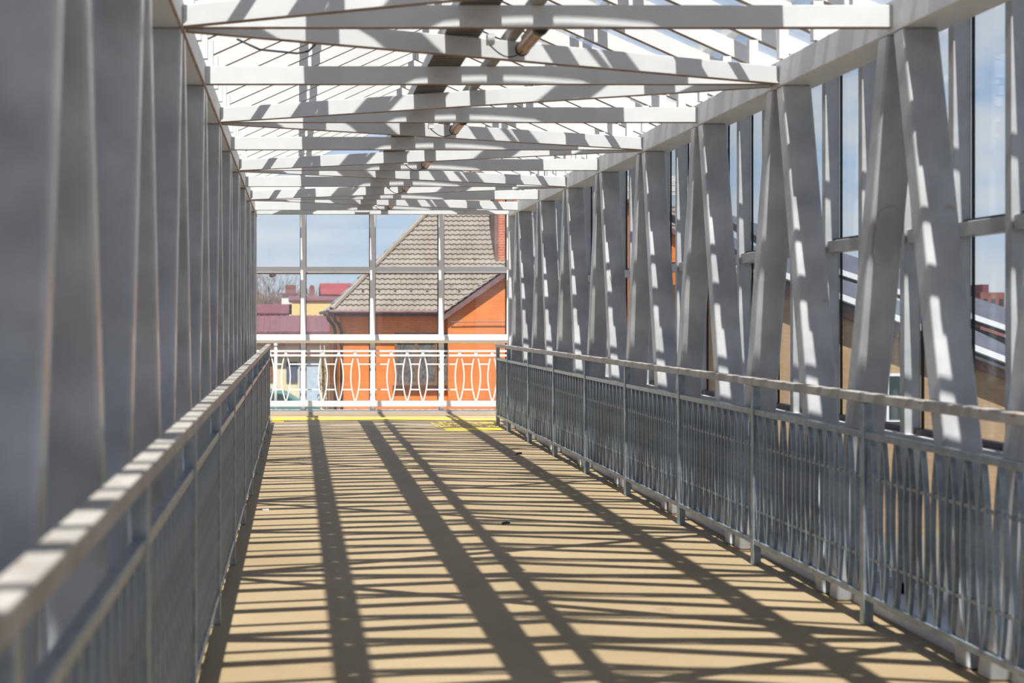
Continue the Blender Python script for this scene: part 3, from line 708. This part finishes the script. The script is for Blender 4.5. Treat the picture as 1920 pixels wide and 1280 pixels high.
for k in range(5): B(p.x+0.1+0.18*k, p.x+0.18+0.18*k, 77.98, 77.999, p.z-0.14, p.z-0.06).build('vent_hole', M['black'], t)
p = at(535, 534, 84); q = at(555, 560, 84)
o = B(p.x, q.x, 84, 85, GZ, p.z).build('brick_stack', M['darkbrick']); tag(o, 'wide dark brick stack behind the white vent block', 'chimney')
p = at(580, 538, 84); q = at(590, 560, 84)
t = empty('chimney_stack', (p.x, 84, GZ), 'narrow dark brick chimney stack left of the red roof', 'chimney')
B(p.x, q.x, 84, 84.5, GZ, p.z).build('stack', M['darkbrick'], t); B(p.x-0.03+0.08, q.x-0.05, 84.1, 84.4, p.z, p.z+0.14).build('pot', M['chimside'], t)

# lamp post and car in the yard
p = at(517, 640, 44)
t = empty('yard_pole', (p.x, 44, GZ), 'white yard pole standing behind the left end of the white railing', 'pole')
MB().tube([(p.x, 44, GZ), (p.x, 44, p.z-0.15)], 0.055, 10).build('shaft', M['snow'], t, smooth=True)
MB().tube([(p.x, 44, p.z-0.15), (p.x, 44, p.z)], 0.075, 10).build('top_clamp', M['snow'], t)
def car():
    y = 47.5; x1 = at(612, 740, y).x; x0 = x1-4.3
    t = empty('parked_car', (x0+2.1, y, GZ), 'teal parked car behind the white railing, only its roof in view', 'car')
    prof = [(0,0.35),(0,0.75),(0.15,0.92),(0.75,1.0),(1.25,1.36),(1.7,1.45),(2.35,1.45),(2.75,1.36),(3.35,1.0),(4.1,0.85),(4.3,0.6),(4.3,0.35)]
    def ext(pr, ya, yb, nm, m, par=t):
        n = len(pr); v = [(x0+a, ya, GZ+b) for a, b in pr]+[(x0+a, yb, GZ+b) for a, b in pr]
        return MB().add(v, [tuple(range(n)), tuple(range(2*n-1, n-1, -1))]+[(k, (k+1) % n, n+(k+1) % n, n+k) for k in range(n)]).build(nm, M[m], par, 0.04)
    ext(prof, y-0.82, y+0.82, 'body', 'teal')
    ext([(0.95,1.0),(1.32,1.32),(1.95,1.385),(1.95,1.0)], y-0.835, y-0.80, 'side_window', 'carglass')
    ext([(2.02,1.0),(2.02,1.385),(2.62,1.33),(3.15,1.0)], y-0.835, y-0.80, 'side_window', 'carglass')
    for a in (0.85, 3.4):
        w_ = MB().tube([(x0+a, y-0.86, GZ+0.31), (x0+a, y-0.66, GZ+0.31)], 0.31, 20).build('wheel', M['tyre'], t)
        sub(MB().tube([(x0+a, y-0.87, GZ+0.31), (x0+a, y-0.85, GZ+0.31)], 0.18, 16).build('wheel_rim', M['steelrim']), w_)
car()

# bare trees
def bare_tree(x, y, h, seed, lab):
    rd = random.Random(seed); m = MB()
    def br(p, d, L, r, dep):
        q = p+d*L*0.5+Vector((rd.uniform(-.05,.05),rd.uniform(-.05,.05),0))*L; e2 = p+d*L
        m.tube([p, q, e2], r, 4, cap=False, r1=r*0.62)
        if dep == 0: return
        for k in range(rd.choice((2, 3, 3)) if dep > 1 else 3):
            nd = (d + Vector((rd.uniform(-.62,.62), rd.uniform(-.5,.5), rd.uniform(-.12,.42)))).normalized()
            br(p+d*L*rd.uniform(0.6, 1.0), nd, L*rd.uniform(0.62, 0.84), r*0.58, dep-1)
    br(Vector((0,0,0)), Vector((rd.uniform(-.06,.06),0,1)).normalized(), h*0.30, h*0.012, 6)
    o = m.build('bare_tree', M['bark']); o.location = (x, y, GZ)
    return tag(o, lab, 'tree', 'bare trees on the left skyline')
trees = [(494, 104, 9.5, 3, 'bare tree at the left edge of the skyline'), (511, 98, 9.4, 5, 'bare tree carrying a dark nest on the left skyline'),
         (528, 108, 7.6, 8, 'small bare tree between the nest tree and the window bar'), (553, 106, 8.0, 11, 'bare tree behind the white vent block'), (588, 104, 8.8, 14, 'bare tree behind the narrow dark chimney stack'),
         (612, 108, 8.6, 17, 'bare tree above the red roof'), (633, 112, 8.0, 21, 'bare tree at the edge of the grey roof')]
for px, Y, h, sd, lab in trees: bare_tree((px-VX)*Y/F, Y, h, sd, lab)
p = at(511, 514, 97.6); m = MB()
for k in range(60):
    a = Vector((random.uniform(-1,1), random.uniform(-1,1), random.uniform(-1,1))).normalized()*0.26; b = Vector((random.uniform(-1,1), random.uniform(-1,1), random.uniform(-.6,.6))).normalized()*0.30
    m.tube([p+a, p+b], 0.03, 3)
tag(m.build('bird_nest', M['scrub']), 'dark round nest high in the bare tree on the left', 'nest')
m = MB(); rd = random.Random(4)
for k in range(2600):
    x = rd.uniform(-7.5, 1.2); y = rd.uniform(90, 96); hgt = H+ (VY-545)*93/F*rd.uniform(0.55, 1.08)+0.2*math.sin(x*1.7)
    p = Vector((x, y, GZ)); z0 = rd.uniform(GZ+1.5, hgt-0.6); q = Vector((x+rd.uniform(-.3,.3), y, z0)); r = Vector((q.x+rd.uniform(-.35,.35), y+rd.uniform(-.2,.2), min(hgt, z0+rd.uniform(0.5, 1.3))))
    m.tube([q, r], 0.035, 3, cap=False, r1=0.012)
tag(m.build('bare_scrub', M['scrub']), 'tangle of bare brown scrub under the left trees', 'scrub', kind='stuff')
o = B(-30, 3.5, 97, 99, GZ, H+1.35).build('far_wall', M['scrub']); tag(o, 'long dull brown bank behind the scrub', 'bank')

# --- buildings seen through the right glass wall
RYb = 24.0
def rp_(px, py, Y=RYb): return at(px, py, Y)
tb = empty('tan_brick_house', (15, RYb, GZ), 'tan brick house with sloping white edged roof outside the right glass', 'house')
A0, A1 = rp_(1430, 500), rp_(2150, 775)
v = [(A0.x, RYb, GZ), (A1.x, RYb, GZ), (A1.x, RYb, A1.z), (A0.x, RYb, A0.z)]
MB().hexa([(A0.x,RYb,GZ),(A1.x,RYb,GZ),(A1.x,RYb+6,GZ),(A0.x,RYb+6,GZ)], [(A0.x,RYb,A0.z-0.2),(A1.x,RYb,A1.z-0.2),(A1.x,RYb+6,A1.z-0.2),(A0.x,RYb+6,A0.z-0.2)]).build('wall', M['tanbrick'], tb)
def slab(a, b, y0, y1, th, rise=0.0, nm='roof', m='greyroof', par=tb):
    MB().hexa([(a.x,y0,a.z-th),(b.x,y0,b.z-th),(b.x,y1,b.z-th+rise),(a.x,y1,a.z-th+rise)], [(a.x,y0,a.z),(b.x,y0,b.z),(b.x,y1,b.z+rise),(a.x,y1,a.z+rise)]).build(nm, M[m], par)
slab(A0, A1, RYb-0.35, RYb-0.20, 0.12, nm='roof_trim', m='snow')
slab(A0+Vector((0,0,0.0)), A1, RYb-0.20, RYb+6.2, 0.18, 1.6)
slab(A0+Vector((0,0,-0.30)), A1+Vector((0,0,-0.30)), RYb-0.10, RYb-0.002, 0.10, nm='bargeboard', m='maroonboard')
for px in (1500, 1660, 1760):
    a, b = rp_(px, 700), rp_(px+34, 790)
    w_ = B(a.x, b.x, RYb-0.05, RYb-0.002, b.z, a.z).build('window', M['snow'], tb)
    sub(B(a.x+0.05, b.x-0.05, RYb-0.06, RYb-0.0505, b.z+0.05, a.z-0.05).build('pane', M['carglass']), w_)
gh = empty('grey_roof_house', (20, 36, GZ), 'grey roofed house behind the tan brick one outside the right glass', 'house')
Bq0, Bq1 = at(1460, 470, 36), at(2200, 720, 36)
MB().hexa([(Bq0.x,36,GZ),(Bq1.x,36,GZ),(Bq1.x,42,GZ),(Bq0.x,42,GZ)], [(Bq0.x,36,Bq0.z-0.3),(Bq1.x,36,Bq1.z-0.3),(Bq1.x,42,Bq1.z-0.3),(Bq0.x,42,Bq0.z-0.3)]).build('wall', M['greyroof'], gh)
slab(Bq0, Bq1, 35.6, 35.75, 0.16, nm='roof_trim', m='snow', par=gh); slab(Bq0, Bq1, 35.75, 43, 0.25, 2.0, par=gh)
rb = empty('dark_red_block', (at(1855, 560, 75).x, 75, GZ), 'dark red apartment block rising far beyond the right glass wall', 'building')
p = at(1838, 548, 75); q = at(1884, 600, 75)
B(p.x, q.x, 75, 84, GZ, p.z).build('wall', M['darkbrick'], rb); B(p.x+0.4, q.x-0.7, 75.5, 83, p.z, p.z+0.5).build('roof', M['maroon'], rb)
for a in range(3):
    for b_ in range(2): B(p.x+0.2+0.48*a, p.x+0.42+0.48*a, 74.95, 74.999, p.z-0.9-1.0*b_, p.z-0.4-1.0*b_).build('window', M['carglass'], rb)
t = empty('red_brick_annex', (12.5, 27, GZ), 'red brick building seen between the right truss members', 'building')
p = at(1440, 560, 30); q = at(1520, 760, 30)
B(p.x-1.2, q.x, 30, 33, GZ, p.z).build('wall', M['darkbrick'], t); B(p.x-1.4, q.x+0.1, 29.8, 33.2, p.z, p.z+0.2).build('roof', M['snow'], t)
